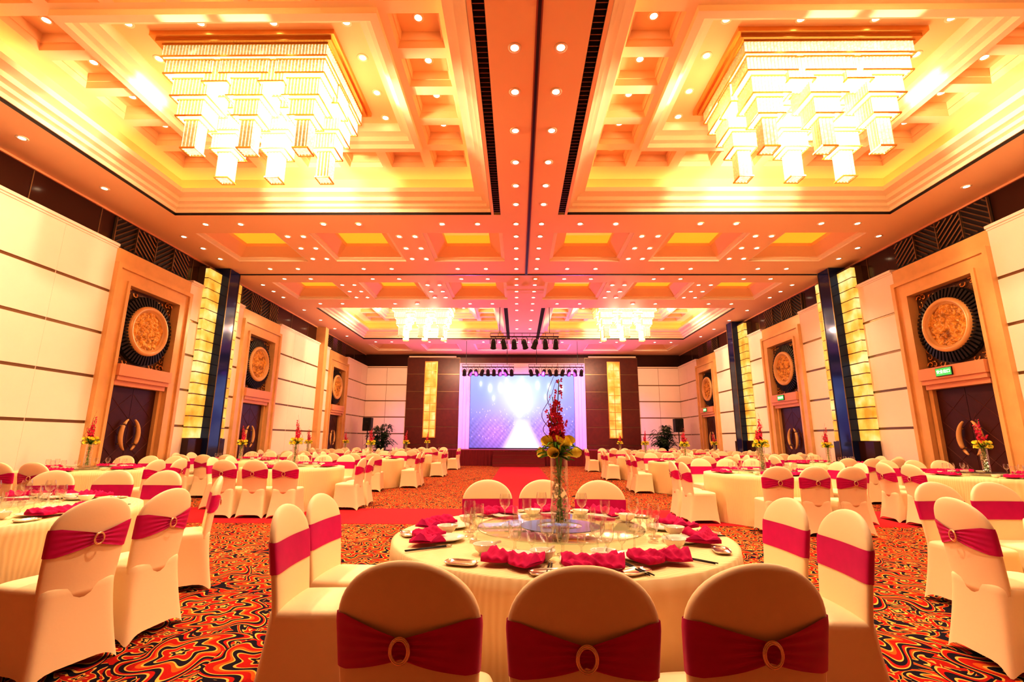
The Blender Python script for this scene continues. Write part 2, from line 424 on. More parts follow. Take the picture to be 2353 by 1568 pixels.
for side, xf, seg, port in (('left', lambda s, n, z: (-WP+n, s, z), segL, portL), ('right', lambda s, n, z: (WP-n, s, z), segR, portR)):
    b = MB([M_wall, M_strip, M_dark, M_lintel], xf)
    b.box(Y0, YB, -.3, -.2, 0, HC, 2)
    for s0, s1 in seg: clad(b, s0, s1)
    for k in range(20):
        yy = Y0+k*1.5; b.box(yy, yy+.02, -.2, -.19, 5.56, HC, 1)
    b.box(Y0, YB, -.2, -.16, HC-.04, HC, 3)
    b.build('wall_'+side, kind='structure')
    for pi_, (s0, s1) in enumerate(port):
        c = (s0+s1)/2; hw = (s1-s0)/2
        b = MB([M_marble, M_lintel, M_wood], xf)
        top = 5.15
        def fr(o, i, n0, n1, zt0, zt1, mi=0):
            b.box(c-o, c-i, n0, n1, 0, zt1, mi); b.box(c+i, c+o, n0, n1, 0, zt1, mi); b.box(c-i, c+i, n0, n1, zt0, zt1, mi)
        fr(hw, hw-.10, -.2, .10, top-.10, top)
        fr(hw-.10, hw-.34, -.2, .05, top-.34, top-.10)
        fr(hw-.34, hw-.42, -.2, .09, top-.42, top-.34)
        b.box(c-hw+.42, c+hw-.42, -.2, -.18, 0, top-.42, 2)
        b.box(c-hw, c+hw, -.2, .0, top, 5.5, 0)
        b.box(c-.80, c+.80, -.18, .16, 2.93-.26, 2.93, 1)
        b.box(c-.78, c+.78, -.18, .12, 2.93-.36, 2.67, 1)
        b.box(c-.76, c+.76, -.18, .06, 2.46, 2.57, 1)
        b.box(c-.80, c-.70, -.18, -.02, 0, 2.46, 0); b.box(c+.70, c+.80, -.18, -.02, 0, 2.46, 0)
        b.build(tname(), kind='structure')
        for d in (-1, 1):
            x0, x1 = sorted((c+d*.005, c+d*.70))
            b = MB([M_door, M_wood], xf)
            b.box(x0, x1, -.16, -.11, .01, 2.45)
            zz = .1
            while zz < 2.3:
                for (a0, z0, a1, z1) in ((x0+.03, zz, x1-.03, zz+.55), (x0+.03, zz+.55, x1-.03, zz)):
                    if z1 < 2.44 and z0 < 2.44:
                        b.tube([(a0, -.108, z0), (a1, -.108, z1)], .006, 4, 1)
                zz += .55
            dn = 'door_%d' % (len([o for o in bpy.data.objects if o.name.startswith('door_') and 'handle' not in o.name])+1)
            do = b.build(dn, kind='structure')
            b = MB([M_marble], xf)
            pts = []
            for k in range(17):
                a = -1.05+2.1*k/16
                pts.append((c+d*(.10+.30*(cos(a)-.5)), -.03, 1.38+.40*sin(a)))
            b.tube(pts, .042, 8, 0, rf=lambda t: .45+.75*sin(pi*t))
            b.cyl((pts[4][0], -.12, pts[4][2]), (pts[4][0], -.03, pts[4][2]), .015, 8); b.cyl((pts[12][0], -.12, pts[12][2]), (pts[12][0], -.03, pts[12][2]), .015, 8)
            h = b.build('door_handle', smooth=True, parent=do, label='curved pale crescent pull handle')
        md = empty('wall_medallion', 'round carved gold medallion with dark fluted fan ring above a door', 'wall decoration', 'medallions above the doors', xf(c, -.18, 2.93))
        def part(bb, nm, sm=False, lab=None):
            o = bb.build(nm, smooth=sm, parent=md, label=lab)
            o.matrix_parent_inverse = Matrix.Translation(-Vector(md.location)); return o
        b = MB([M_bronze, M_gold], xf)
        b.box(c-.80, c+.80, -.18, -.12, 2.93, 4.73)
        for ux in (-1, 1):
            for uz in (-1, 1):
                for k in range(5):
                    ccx, ccz = c+ux*(.70-.10*k*(k % 2)), 3.83+uz*(.80-.09*k*((k+1) % 2))
                    pts = [(ccx+(.09-.012*q)*cos(q*.8+k), -.10, ccz+(.09-.012*q)*sin(q*.8+k)) for q in range(7)]
                    b.tube(pts, .014, 5, 1)
        part(b, 'backing_panel')
        b = MB([M_fan], xf)
        nr = 52
        b.rings([[(c+r*cos(2*pi*j/nr), n, 3.83+r*sin(2*pi*j/nr)) for j in range(nr)] for r, n in ((.83, -.12), (.83, -.08), (.55, -.06))])
        for k in range(nr):
            a = 2*pi*k/nr; da = 2*pi/nr*.28
            vs = []
            for r, n in ((.56, .03), (.82, -.03)):
                for aa in (a-da, a+da): vs.append((c+r*cos(aa), n, 3.83+r*sin(aa)))
            for r in (.56, .82):
                for aa in (a-da, a+da): vs.append((c+r*cos(aa), -.09, 3.83+r*sin(aa)))
            b.add(vs, [(0, 1, 3, 2), (0, 2, 6, 4), (1, 5, 7, 3), (2, 3, 7, 6)])
        part(b, 'fan_ring')
        b = MB([M_marble], xf)
        pr = [(.60, -.08), (.60, .05), (.57, .08), (.52, .08), (.50, .05), (.49, .02), (.46, .02), (.46, -.02)]
        b.rings([[(c+r*cos(2*pi*j/48), n, 3.83+r*sin(2*pi*j/48)) for j in range(48)] for r, n in pr])
        part(b, 'medallion_rim', True)
        b = MB([M_carve], xf)
        rs = []
        for q in range(13):
            r = .465*(1-q/12)+.001
            rs.append([(c+r*cos(2*pi*j/64), .0+.018*sin(5*2*pi*j/64+q*1.3)*min(1, r*5)+.012*sin(11*2*pi*j/64-q*2)*min(1, r*5), 3.83+r*sin(2*pi*j/64)) for j in range(64)])
        b.rings(rs, cap1=True)
        part(b, 'carved_disc', True)
        b = MB([M_black, M_strip], xf)
        b.box(s0, s1, -.2, -.17, 5.58, HC-.06, 0)
        z0, z1 = 5.60, HC-.08
        seg4 = (s1-s0)/4
        for q in range(4):
            a0, a1 = s0+q*seg4, s0+(q+1)*seg4
            b.box(a0-.01, a0+.01, -.17, -.12, z0, z1, 1)
            for k in range(-4, 9):
                zz = z0+k*.13
                p0, p1 = (a0, zz), (a1, zz+.5)
                if q % 2: p0, p1 = (a0, zz+.5), (a1, zz)
                (xa, za), (xb, zb) = p0, p1
                def clip(xa, za, xb, zb):
                    t0, t1 = 0, 1
                    dz = zb-za
                    for lim, sg in ((z0, 1), (z1, -1)):
                        fa, fb = sg*(za-lim), sg*(zb-lim)
                        if fa < 0 and fb < 0: return None
                        if fa < 0: t0 = max(t0, fa/(fa-fb))
                        elif fb < 0: t1 = min(t1, fa/(fa-fb))
                    if t1-t0 < .02: return None
                    return (xa+(xb-xa)*t0, za+dz*t0, xa+(xb-xa)*t1, za+dz*t1)
                r = clip(xa, za, xb, zb)
                if r: b.tube([(r[0], -.15, r[1]), (r[2], -.15, r[3])], .016, 4, 1)
        b.build(tname(), kind='structure')
    pls = [(12.8, 14.4)] if side == 'left' else [(12.75, 14.35), (19.2, 20.8)]
    for s0, s1 in pls:
        pe = empty('lit_pillar', 'tall dark mirrored pillar flanked by glowing amber onyx panels', 'pillar', 'lit wall pillars', xf(s0+.8, 0, 0))
        def ppart(bb, nm, lab=None):
            o = bb.build(nm, parent=pe, label=lab); o.matrix_parent_inverse = Matrix.Translation(-Vector(pe.location)); return o
        b = MB([M_blue, M_strip], xf)
        b.box(s0+.56, s1-.52, -.2, .34, 0, HC-.01)
        for xx in (s0+.56, s1-.54): b.box(xx, xx+.02, .34, .355, 0, HC-.01, 1)
        ppart(b, 'mirror_column')
        b = MB([M_dark], xf)
        b.box(s0, s0+.56, -.2, .18, 0, 1.3); ppart(b, 'dark_base')
        b = MB([M_dark], xf)
        b.box(s1-.52, s1, -.2, .18, 0, 1.3); ppart(b, 'dark_base')
        for (a0, a1) in ((s0, s0+.56), (s1-.52, s1)):
            b = MB([M_onyx, M_strip], xf)
            b.box(a0, a1, -.2, .10, 1.3, 6.15, 1)
            z = 1.32
            while z < 6.0:
                m_ = (a0+a1)/2
                b.box(a0-.012, m_-.012, -.0, .118, z, z+.27, 0); b.box(m_+.012, a1+.012, -.0, .118, z, z+.27, 0)
                z += .30
            ppart(b, 'onyx_light_panel', 'glowing amber onyx panel with brass grid')
    if side == 'left':
        b = MB([M_marble], xf); b.box(20.9, 21.25, -.2, .22, 0, HC-.005); b.build(tname(), kind='structure')
    b = MB([M_dark], xf)
    for s0, s1 in seg: b.box(s0, s1, 0, .02, 0, .15)
    b.build('baseboard_'+side, kind='structure')

for s0, s1 in portR:
    c = (s0+s1)/2
    b = MB([M_black, M_green]); b.box(-.20, .20, -.09, .09, 0, .025, 0); b.box(-.19, .19, -.08, .08, .025, .03, 1)
    s = b.build('exit_sign', label='green illuminated exit sign with white characters over a door', cat='exit sign', group='exit signs')
    s.matrix_world = Matrix(((0, 0, -1, WP-.16), (-1, 0, 0, c+.1), (0, 1, 0, 2.80), (0, 0, 0, 1)))
    t = bpy.data.curves.new('sign_text', 'FONT'); t.body = '安全出口'; t.size = .085; t.align_x = 'CENTER'; t.align_y = 'CENTER'; t.extrude = .001
    tmp = bpy.data.objects.new('tmp', t); C.objects.link(tmp); bpy.context.view_layer.update()
    me = bpy.data.meshes.new_from_object(tmp); bpy.data.objects.remove(tmp)
    me.materials.clear(); me.materials.append(M_signw)
    to = bpy.data.objects.new('sign_text', me); C.objects.link(to); to.parent = s; to.location = (0, 0, .032)

xb = lambda x, n, z: (x, YB-n, z)
b = MB([M_wall, M_strip, M_dark, M_wood, M_cream], xb)
b.box(-W, W, -.1, 0, 0, HC, 2)
for sx in (-1, 1):
    x0, x1 = sorted((sx*6.8, sx*9.2))
    b.box(x0, x1, 0, .15, 0, 5.5, 1)
    for i in range(2):
        for k in range(6):
            w = (x1-x0)/2
            b.box(x0+i*w+.01, x0+(i+1)*w-.01, .15, .18, ZS[k]+.03, ZS[k+1]-.03, 0)
    b.box(x0, x1, 0, .22, 5.5, 5.56, 4)
    x0, x1 = sorted((sx*3.68, sx*6.8))
    b.box(x0, x1, 0, .2, 0, 6.1, 1)
    for k in range(6):
        za, zb = k*1.02+.02, (k+1)*1.02-.02
        for (xa, xc) in ((3.70, 4.98), (5.76, 6.78)):
            q0, q1 = sorted((sx*xa, sx*xc)); b.box(q0, q1, .2, .24, za, min(zb, 6.05), 3)
    q0, q1 = sorted((sx*4.98, sx*5.76)); b.box(q0, q1, .2, .22, 0, 6.05, 3)
    q0, q1 = sorted((sx*3.9, sx*6.7)); b.box(q0, q1, .24, .34, 6.08, 6.16, 4)
b.box(-3.68, 3.68, 0, .2, 5.7, 6.1, 3)
b.build('wall_back', kind='structure')
for sx in (-1, 1):
    b = MB([M_onyx, M_gold], xb)
    b.box(sx*5.37-.38, sx*5.37+.38, .22, .28, 1.4, 5.85, 1)
    z = 1.45
    for k in range(9):
        for c0, c1 in ((-.33, -.02), (.02, .33)):
            b.box(sx*5.37+c0, sx*5.37+c1, .28, .30, z, z+.45, 0)
        z += .485
    b.build('onyx_wall_light', label='tall narrow glowing amber onyx light panel in wood wall', cat='wall light', group='onyx lights beside the stage')
b = MB([M_skirtwhite, M_cream], xb)
for o, i, n, zt in ((3.68, 3.45, .30, 5.75), (3.45, 3.25, .22, 5.52), (3.25, 3.05, .30, 5.32)):
    b.box(-o, -i, .0, n, 0, zt); b.box(i, o, .0, n, 0, zt); b.box(-i, i, .0, n, zt-(o-i), zt)
b.build(tname(), kind='structure')

def screen():
    nx, nz = 300, 200
    me = bpy.data.meshes.new('stage_screen')
    vs = []; fs = []; cols = []
    rnd = random.Random(3)
    lights = [(-.80, .88, .03), (-.62, .82, .05), (-.42, .83, .05), (-.24, .78, .07), (-.05, .84, .06), (.10, .78, .07), (.30, .86, .05), (.52, .84, .04), (.76, .82, .04), (-.12, .64, .10), (.10, .62, .09), (-.55, .68, .03), (.45, .70, .03), (-.3, .92, .03), (.0, .93, .03), (-.05, .5, .07)]
    dots = [(rnd.uniform(-1, 1), rnd.uniform(.12, .6), rnd.uniform(.003, .010)) for _ in range(120)]
    grid = {}
    for d in dots: grid.setdefault((int((d[0]+1)*10), int(d[1]*10)), []).append(d)
    for j in range(nz+1):
        for i in range(nx+1):
            u = i/nx*2-1; v = j/nz
            vs.append((u*3.04, 0, .85+4.2*v))
            r, g, bb = .22+.12*v, .17+.26*v, .64+.25*v
            e = math.exp(-((u)**2/.35+(v-.66)**2/.09)); r += .24*e; g += .32*e; bb += .25*e
            pk = math.exp(-((abs(u)-.5)**2/.14+(v-.2)**2/.06)); r += .36*pk; bb += .18*pk; g += .07*pk
            for lx, lz, s in lights:
                d = ((u-lx)*1.45)**2+(v-lz)**2
                e = math.exp(-d/(2*s*s*.4)); r += .8*e; g += .85*e; bb += e
                e = math.exp(-d/(2*s*s*4)); r += .09*e; g += .11*e; bb += .12*e
            hw = .12+.75*max(0, (.30-v))
            if v < .40:
                e = 1/(1+math.exp((abs(u)-hw)*30))*min(1, (.40-v)*9); r += .65*e; g += .7*e; bb += .5*e
            if v < .5 and abs(u) > hw+.04:
                k = .5+.5*sin(u*70+v*31)*sin(v*90+u*17)
                f = 1-.30*k*min(1, (.5-v)*5); r *= f; g *= f; bb *= f
            for gi in (-1, 0, 1):
                for gj in (-1, 0, 1):
                    for dx, dz, s in grid.get((int((u+1)*10)+gi, int(v*10)+gj), []):
                        d = ((u-dx)*1.45)**2+(v-dz)**2
                        if d < s*s*1.5: r += .4; g += .25; bb += .4
            cols.append((r, g, bb, 1))
    for j in range(nz):
        for i in range(nx):
            a = j*(nx+1)+i; fs.append((a, a+1, a+nx+2, a+nx+1))
    me.from_pydata(vs, [], fs)
    ca = me.color_attributes.new('pic', 'FLOAT_COLOR', 'POINT')
    ca.data.foreach_set('color', [x for c in cols for x in c])
    m, nt, bs = newmat('projected_picture')
    at = nt.nodes.new('ShaderNodeAttribute'); at.attribute_name = 'pic'
    nt.links.new(at.outputs['Color'], bs.inputs['Emission Color']); bs.inputs['Emission Strength'].default_value = .85
    bs.inputs['Base Color'].default_value = (0, 0, 0, 1)
    m.cycles.emission_sampling = 'NONE'
    me.materials.append(m)
    o = bpy.data.objects.new('stage_screen', me); C.objects.link(o); o.location = (0, YB-.12, 0)
    o['label'] = 'large projection screen showing a brightly lit blue and violet runway'; o['category'] = 'screen'
screen()

b = MB([M_stagetop, M_maroon])
b.box(-5.2, 5.2, 25.05, 27.68, 0, .8, 0)
n = 260; rs0 = []; rs1 = []
for i in range(n+1):
    x = -5.2+10.4*i/n; y = 25.02+.02*sin(i*1.4)
    rs0.append((x, y, .0)); rs1.append((x, y-.0, .78))
b.rings([rs0, rs1], closed=False, mi=1)
b.build('stage', label='low stage platform with pleated maroon front skirt', cat='stage')
b = MB([M_maroon, M_strip, M_runner])
for k in range(4):
    b.box(-1.5, 1.1, 24.2+k*.2, 24.98, k*.18, (k+1)*.18, 0)
    b.box(-1.5, 1.1, 24.19+k*.2, 24.23+k*.2, (k+1)*.18, (k+1)*.18+.01, 1)
b.build('stage_steps', label='four dark red carpeted steps with pale nosings up to stage', cat='stairs')
b = MB([M_runner]); b.box(-1.10, .80, 9.6, 24.18, 0, .004)
b.build('aisle_runner', label='long plain red runner carpet leading to the stage', cat='carpet')
b = MB([M_runner]); b.box(-9.0, 9.0, 7.85, 9.55, 0, .004)
b.build('cross_runner', label='plain red runner carpet crossing the patterned floor', cat='carpet')

# ------------------------------------------------------------------ downlights
b = MB([M_rim, M_black])
b.lathe([(.045, .012), (.055, -.004), (.085, -.006), (.088, .0), (.088, .004)], 16)
dl = b.build('downlight', smooth=True, label='small round recessed ceiling spotlight, lit', cat='ceiling light', group='recessed ceiling spotlights')
b = MB([M_lens]); b.lathe([(.056, .0), (.04, -.004), (.0001, -.006)], 14)
ln = b.build('lamp_lens', smooth=True, parent=dl, label='glowing lens')
PD = Proto(dl)
pts = []
for y in (5.26, 6.06, 6.95, 7.86, 8.68, 9.45): pts += [(-.3, y, HC), (.3, y, HC)]
def zone(ya, yb_, rows):
    for cx in (1.63, 4.45, 7.27):
        for s in (-1, 1):
            for d in (-.42, .42):
                pts.append((s*cx+d, ya, HC)); pts.append((s*cx+d, yb_, HC))
    for y in rows:
        for s in (-1, 1):
            pts.append((s*.3, y, HC))
            for cx in (3.04, 5.86):
                pts.append((s*cx-.2, y, HC)); pts.append((s*cx+.2, y, HC))
            pts.append((s*8.7, y, HC))
    for s in (-1, 1): pts.append((s*.3, ya, HC)); pts.append((s*.3, yb_, HC))
zone(10.4, 13.4, (11.1, 11.85, 12.6)); zone(14.3, 17.1, (14.9, 15.6, 16.3)); zone(24.2, 27.2, (25.0, 25.7, 26.4))
for s in (-1, 1):
    for k in range(8):
        for y in (3.8+k*1.65,):
            if y < 10.3: pts.append((s*8.7, y, HC))
    for y in (18, 19.6, 21.2, 22.8): pts.append((s*8.7, y, HC)); pts.append((s*.3, y, HC))
for tx, ty in trays:
    for i in range(7):
        for j in range(6):
            if i in (0, 6) or j in (0, 5):
                if ty < 10 and j == 0: continue
                pts.append((tx+(i-3)*.92, ty+(j-2.5)*.8, 7.36))
    for dx in (-1.65, -.55, .55, 1.65):
        for dy in (-1.08, 1.08): pts.append((tx+dx, ty+dy, 7.42))
    for dx in (-1.68, 1.68):
        for dy in (-.4, .4): pts.append((tx+dx, ty+dy, 7.42))
pts.sort(key=lambda p: p[1])
pts = pts[:300]
for p in pts: PD.place((p[0], p[1], p[2]-.004))

# ------------------------------------------------------------------ chandeliers
def rodbox(mb, cx, cy, hx, hy, z0, z1):
    P = []
    def side(xa, ya, xb_, yb_, nx, ny):
        L = math.hypot(xb_-xa, yb_-ya); n = max(4, int(L/.05))
        for i in range(n):
            t0 = i/n; tm = (i+.55)/n
            P.append((xa+(xb_-xa)*t0-nx*.010, ya+(yb_-ya)*t0-ny*.010)); P.append((xa+(xb_-xa)*tm+nx*.010, ya+(yb_-ya)*tm+ny*.010))
    side(cx-hx, cy-hy, cx+hx, cy-hy, 0, -1); side(cx+hx, cy-hy, cx+hx, cy+hy, 1, 0)
    side(cx+hx, cy+hy, cx-hx, cy+hy, 0, 1); side(cx-hx, cy+hy, cx-hx, cy-hy, -1, 0)
    n = len(P)
    for j in range(n):
        k = (j+1) % n
        mb.quad((*P[j], z0), (*P[k], z0), (*P[k], z1), (*P[j], z1), j % 2)
    e = .014
    for zz in (z0, z1-.012):
        for (a0, a1, c0, c1) in ((cx-hx-e, cx+hx+e, cy-hy-e, cy-hy), (cx-hx-e, cx+hx+e, cy+hy, cy+hy+e), (cx-hx-e, cx-hx, cy-hy, cy+hy), (cx+hx, cx+hx+e, cy-hy, cy+hy)):
            mb.box(a0, a1, c0, c1, zz-.008, zz+.016, 2)
    mb.quad((cx-hx+.01, cy-hy+.01, z0+.02), (cx+hx-.01, cy-hy+.01, z0+.02), (cx+hx-.01, cy+hy-.01, z0+.02), (cx-hx+.01, cy+hy-.01, z0+.02), 0)
ch = empty('chandelier', 'huge square tiered crystal-rod chandelier, glowing warm white', 'chandelier', 'crystal chandeliers')
b = MB([M_gold]); b.box(-1.42, 1.42, -.95, .95, .03, .11); b.box(-1.36, 1.36, -.89, .89, -.02, .03); b.build('ceiling_plate', parent=ch, label='polished brass mounting frame')
MC = [M_cry1, M_cry2, M_gold]
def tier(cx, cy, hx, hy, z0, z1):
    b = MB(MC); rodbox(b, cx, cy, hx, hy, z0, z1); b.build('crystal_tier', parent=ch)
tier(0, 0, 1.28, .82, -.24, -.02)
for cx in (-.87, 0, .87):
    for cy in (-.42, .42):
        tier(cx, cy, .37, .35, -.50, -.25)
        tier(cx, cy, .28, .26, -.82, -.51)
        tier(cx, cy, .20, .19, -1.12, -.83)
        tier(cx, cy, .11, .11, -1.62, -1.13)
for cx in (-.435, .435):
    for cy in (-.60, 0, .60):
        tier(cx, cy, .19, .16, -.64, -.25)
for cx in (-1.14, 1.14):
    tier(cx, 0, .12, .22, -.60, -.25)
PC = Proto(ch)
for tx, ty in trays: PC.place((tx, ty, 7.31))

# ------------------------------------------------------------------ chair
ZT = .97
def bw(z):
    if z < .78: return .205+.02*(z-.42)/.36
    q = min(1, (z-.78)/.19); return .225*math.sqrt(max(0, 1-q**2.15))
def bt(z):
    if z < .80: return .032
    q = min(1, (z-.80)/.17); return .032*math.sqrt(max(0, 1-q**3))+.0005
def byc(z): return -.185-.07*max(0, (z-.42)/.55)**1.3
def bpt(a, z, off=0, offx=None):
    if offx is None: offx = off
    w, t = bw(z)+offx, bt(z)+off
    c, s = cos(a), sin(a)
    x = w*math.copysign(abs(c)**.85, c); y = t*math.copysign(abs(s)**.6, s)
    return (x, byc(z)+y+.55*x*x, z)
chair = empty('banquet_chair', 'banquet chair in cream stretch cover with crimson sash band', 'chair', 'covered banquet chairs')
b = MB([M_coverw])
zs = [.40+.38*i/10 for i in range(11)]+[.78+.19*sin(pi/2*i/12) for i in range(1, 13)]
N = 36
b.rings([[bpt(2*pi*j/N, z) for j in range(N)] for z in zs], True, True, True)
b.build('backrest', smooth=True, parent=chair)
b = MB([M_coverw])
rs = []
N = 48
for i in range(15):
    k = i/14
    row = []
    for j in range(N):
        a = 2*pi*j/N+pi/N
        c, s = cos(a), sin(a)
        ex = .32
        mid = abs(cos(2*a))**1.5
        z = .465*k + .055*mid*(1-k)**2
        f = (1-k)
        hx = .212+.048*f**1.6-.030*mid*f*(1 if abs(c) > abs(s) else 0)
        yf = .235+.03*f**1.6; yr = .215+.075*f**1.3
        hy = yf if s > 0 else yr
        hy -= .030*mid*f*(1 if abs(s) > abs(c) else 0)
        row.append((hx*math.copysign(abs(c)**ex, c), hy*math.copysign(abs(s)**ex, s), z))
    rs.append(row)
last = rs[-1]
for sc, z in ((.97, .478), (.88, .486), (.5, .492), (.02, .494)): rs.append([(p[0]*sc, p[1]*sc, z) for p in last])
b.rings(rs, True, False, True)
b.build('seat_cover', smooth=True, parent=chair)
b = MB([M_sash])
N = 96; rs = []
for i in range(17):
    v = i/16*2-1
    row = []
    for j in range(N):
        a = 2*pi*j/N
        rear = max(0, -sin(a)); x = abs(cos(a))**.85
        h = .076
        if rear > 0: h = .078*(.36+.64*min(1, x*1.2)**.9)
        z = .732+v*h
        off = .004
        if rear > 0: off += .004+.0045*sin(v*13+x*5)*(1-x)**.5+.006*(1-x)
        row.append(bpt(a, z, off, .003))
    rs.append(row)
b.rings(rs)
sash = b.build('sash', smooth=True, parent=chair, label='crimson satin sash gathered at rear')
b = MB([M_buckle]); y = byc(.735)-.032-.026
b.torus((0, y, .732), (1, 0, 0), (0, 0, 1), .029, .0042, 30, 6, Rw=.034)
b.torus((0, y-.002, .732), (1, 0, 0), (0, 0, 1), .024, .003, 30, 6, Rw=.029)
bk = b.build('buckle', smooth=True, parent=sash, label='round gold ring buckle')
PCH = Proto(chair)
def put_chair(x, y, ang, far=False, lab=None):
    d = (cos(ang), sin(ang))
    PCH.place((x+d[0]*.25, y+d[1]*.25, 0), ang-pi/2, skip=('buckle',) if far else (), label=lab, scale=(.98, .98, .98))

# ------------------------------------------------------------------ table
def make_table(R, nm='banquet_table', seed=1):
    rd = random.Random(seed)
    e = empty(nm, 'round banquet table with floor-length cream damask cloth', 'table', 'round banquet tables')
    b = MB([M_cloth]); N = 192
    ph = [rd.uniform(0, 6.28) for _ in range(4)]
    def fold(a): return .75*sin(9*a+ph[0]+.9*sin(2*a+ph[2]))+.25*sin(15*a+ph[1]+sin(4*a))
    rs = []
    for r in (.02, .5, .9, .975): rs.append([(R*r*cos(2*pi*j/N), R*r*sin(2*pi*j/N), .76) for j in range(N)])
    rs.append([(R*.995*cos(2*pi*j/N), R*.995*sin(2*pi*j/N), .756) for j in range(N)])
    for k in range(1, 13):
        q = k/12
        row = []
        for j in range(N):
            a = 2*pi*j/N; rr = R*(1.0)+.0+.006*q+.020*q**1.3*fold(a)
            row.append((rr*cos(a), rr*sin(a), .75*(1-q)+.006))
        rs.append(row)
    b.rings(rs, True, True)
    b.build('tablecloth', smooth=True, parent=e)
    return e
PT = Proto(make_table(.97))

ls = empty('lazy_susan', 'round glass turntable with dark granite ring pattern on the table', 'lazy susan', 'glass turntables')
b = MB([M_disc]); b.lathe([(.001, .043), (.48, .043), (.488, .041), (.488, .036), (.48, .034)], 64); b.build('glass_disc', parent=ls, autos=True)
b = MB([M_greyring]); b.lathe([(.13, .0455), (.235, .0455), (.235, .0445), (.13, .0445), (.13, .0455)], 64); b.build('granite_ring', parent=ls)
b = MB([M_silver]); b.lathe([(.15, 0), (.15, .01), (.10, .012), (.10, .032)], 32, cap0=True, cap1=True); b.build('turntable_base', parent=ls)
PLS = Proto(ls)

cp = empty('flower_centerpiece', 'tall glass vase with magenta orchids and yellow lilies on table', 'flower arrangement', 'table flower arrangements')
b = MB([M_glass]); b.lathe([(.001, .002), (.050, .002), (.052, .006), (.052, .40)], 28); b.build('vase', parent=cp, smooth=False, autos=True)
rd = random.Random(5)
M_peb = pmat('clear_crystal_beads', (0.72, 0.60, 0.40), .1)
b = MB([M_peb, M_leaf])
for k in range(150):
    a = rd.uniform(0, 6.28); r = .040*math.sqrt(rd.random()); z = .02+.32*rd.random()**1.2; s = rd.uniform(.006, .011)
    x, y = r*cos(a), r*sin(a)
    b.add([(x+s, y, z), (x, y+s, z), (x-s, y, z), (x, y-s, z), (x, y, z+s), (x, y, z-s)], [(0, 1, 4), (1, 2, 4), (2, 3, 4), (3, 0, 4), (1, 0, 5), (2, 1, 5), (3, 2, 5), (0, 3, 5)], 0)
for k in range(6):
    a = k*1.05; b.tube([(.02*cos(a), .02*sin(a), .02), (-.02*cos(a), .025*sin(a), .40)], .0035, 5, 1)
b.build('crystal_filler', parent=cp)['kind'] = 'stuff'
b = MB([M_leaf])
for k in range(46):
    a = rd.uniform(0, 6.28); L = rd.uniform(.08, .15); up = rd.uniform(-.02, .09); w = rd.uniform(.008, .02)
    rs = []
    for q in range(6):
        t = q/5; r = L*t; z = .40+up*sin(t*2.2)+.03*t-.04*t*t; ww = w*sin(pi*min(.98, t+.08))
        dx, dy = cos(a), sin(a)
        rs.append([(dx*r-dy*ww, dy*r+dx*ww, z), (dx*r, dy*r, z-.006), (dx*r+dy*ww, dy*r-dx*ww, z)])
    b.rings(rs, closed=False)
b.build('foliage', parent=cp, smooth=True)
b = MB([M_lily, M_leaf])
for k in range(14):
    a = k*2*pi/14+.3; lean = (1.35, .5, 1.0)[k % 3]
    base = Vector((.03*cos(a), .03*sin(a), .40+.02*(k % 3)))
    d = Vector((cos(a)*sin(lean), sin(a)*sin(lean), cos(lean))).normalized()
    u = d.cross(Vector((0, 0, 1))).normalized(); w = d.cross(u)
    rs = []
    for q in range(6):
        t = q/5; rr = .005+.028*t**1.6; L = .09*t
        rs.append([base+d*(L+(.02*t*t*cos(2*pi*j/10)))+u*rr*cos(2*pi*j/10)+w*rr*sin(2*pi*j/10) for j in range(10)])
    b.rings(rs)
b.build('yellow_lilies', parent=cp, smooth=True, label='yellow calla lilies')
b = MB([M_orchid, M_leaf])
for st in range(4):
    a0 = st*1.6+.4; H = (.46, .36, .26, .20)[st]; bend = (.02, .05, .06, .08)[st]
    path = []
    for q in range(14):
        t = q/13; path.append(Vector((bend*cos(a0)*t*t-.01, bend*sin(a0)*t*t, .40+H*t)))
    b.tube(path, .003, 5, 1)
    for q in range(3, 14):
        for rep in range(3 if q < 12 else 2):
            t = q/13; p = path[q]; a = rd.uniform(0, 6.28); s = .030*(1.15-.62*t)
            c = p+Vector((cos(a), sin(a), rd.uniform(-.3, .3)))*s*.9
            nrm = Vector((cos(a), sin(a), rd.uniform(-.2, .5))).normalized()
            u = nrm.cross(Vector((0, 0, 1))).normalized(); w = nrm.cross(u)
            for pe in range(5):
                aa = pe*2*pi/5+rd.uniform(-.2, .2)
                dd = u*cos(aa)+w*sin(aa); ee = u*-sin(aa)+w*cos(aa)
                b.add([c, c+dd*s*.55+ee*s*.34+nrm*s*.1, c+dd*s*1.05+nrm*s*.32, c+dd*s*.55-ee*s*.34+nrm*s*.1], [(0, 1, 2, 3)], 0)
b.build('orchid_spray', parent=cp, smooth=True, label='magenta orchid stems')
b = MB([M_twig])
for k in range(3):
    a0 = 2.2+k*.7; path = []
    for q in range(22):
        t = q/21; r = .08*sin(t*3.0)+.015*sin(t*14+k)
        path.append((r*cos(a0)-.02*sin(t*11+k), r*sin(a0)+.02*cos(t*9), .38+(.60-.12*k)*t))
    b.tube(path, .0028, 5, rf=lambda t: 1.1-.7*t)
b.build('curly_twigs', parent=cp, smooth=True)
PCP = Proto(cp)

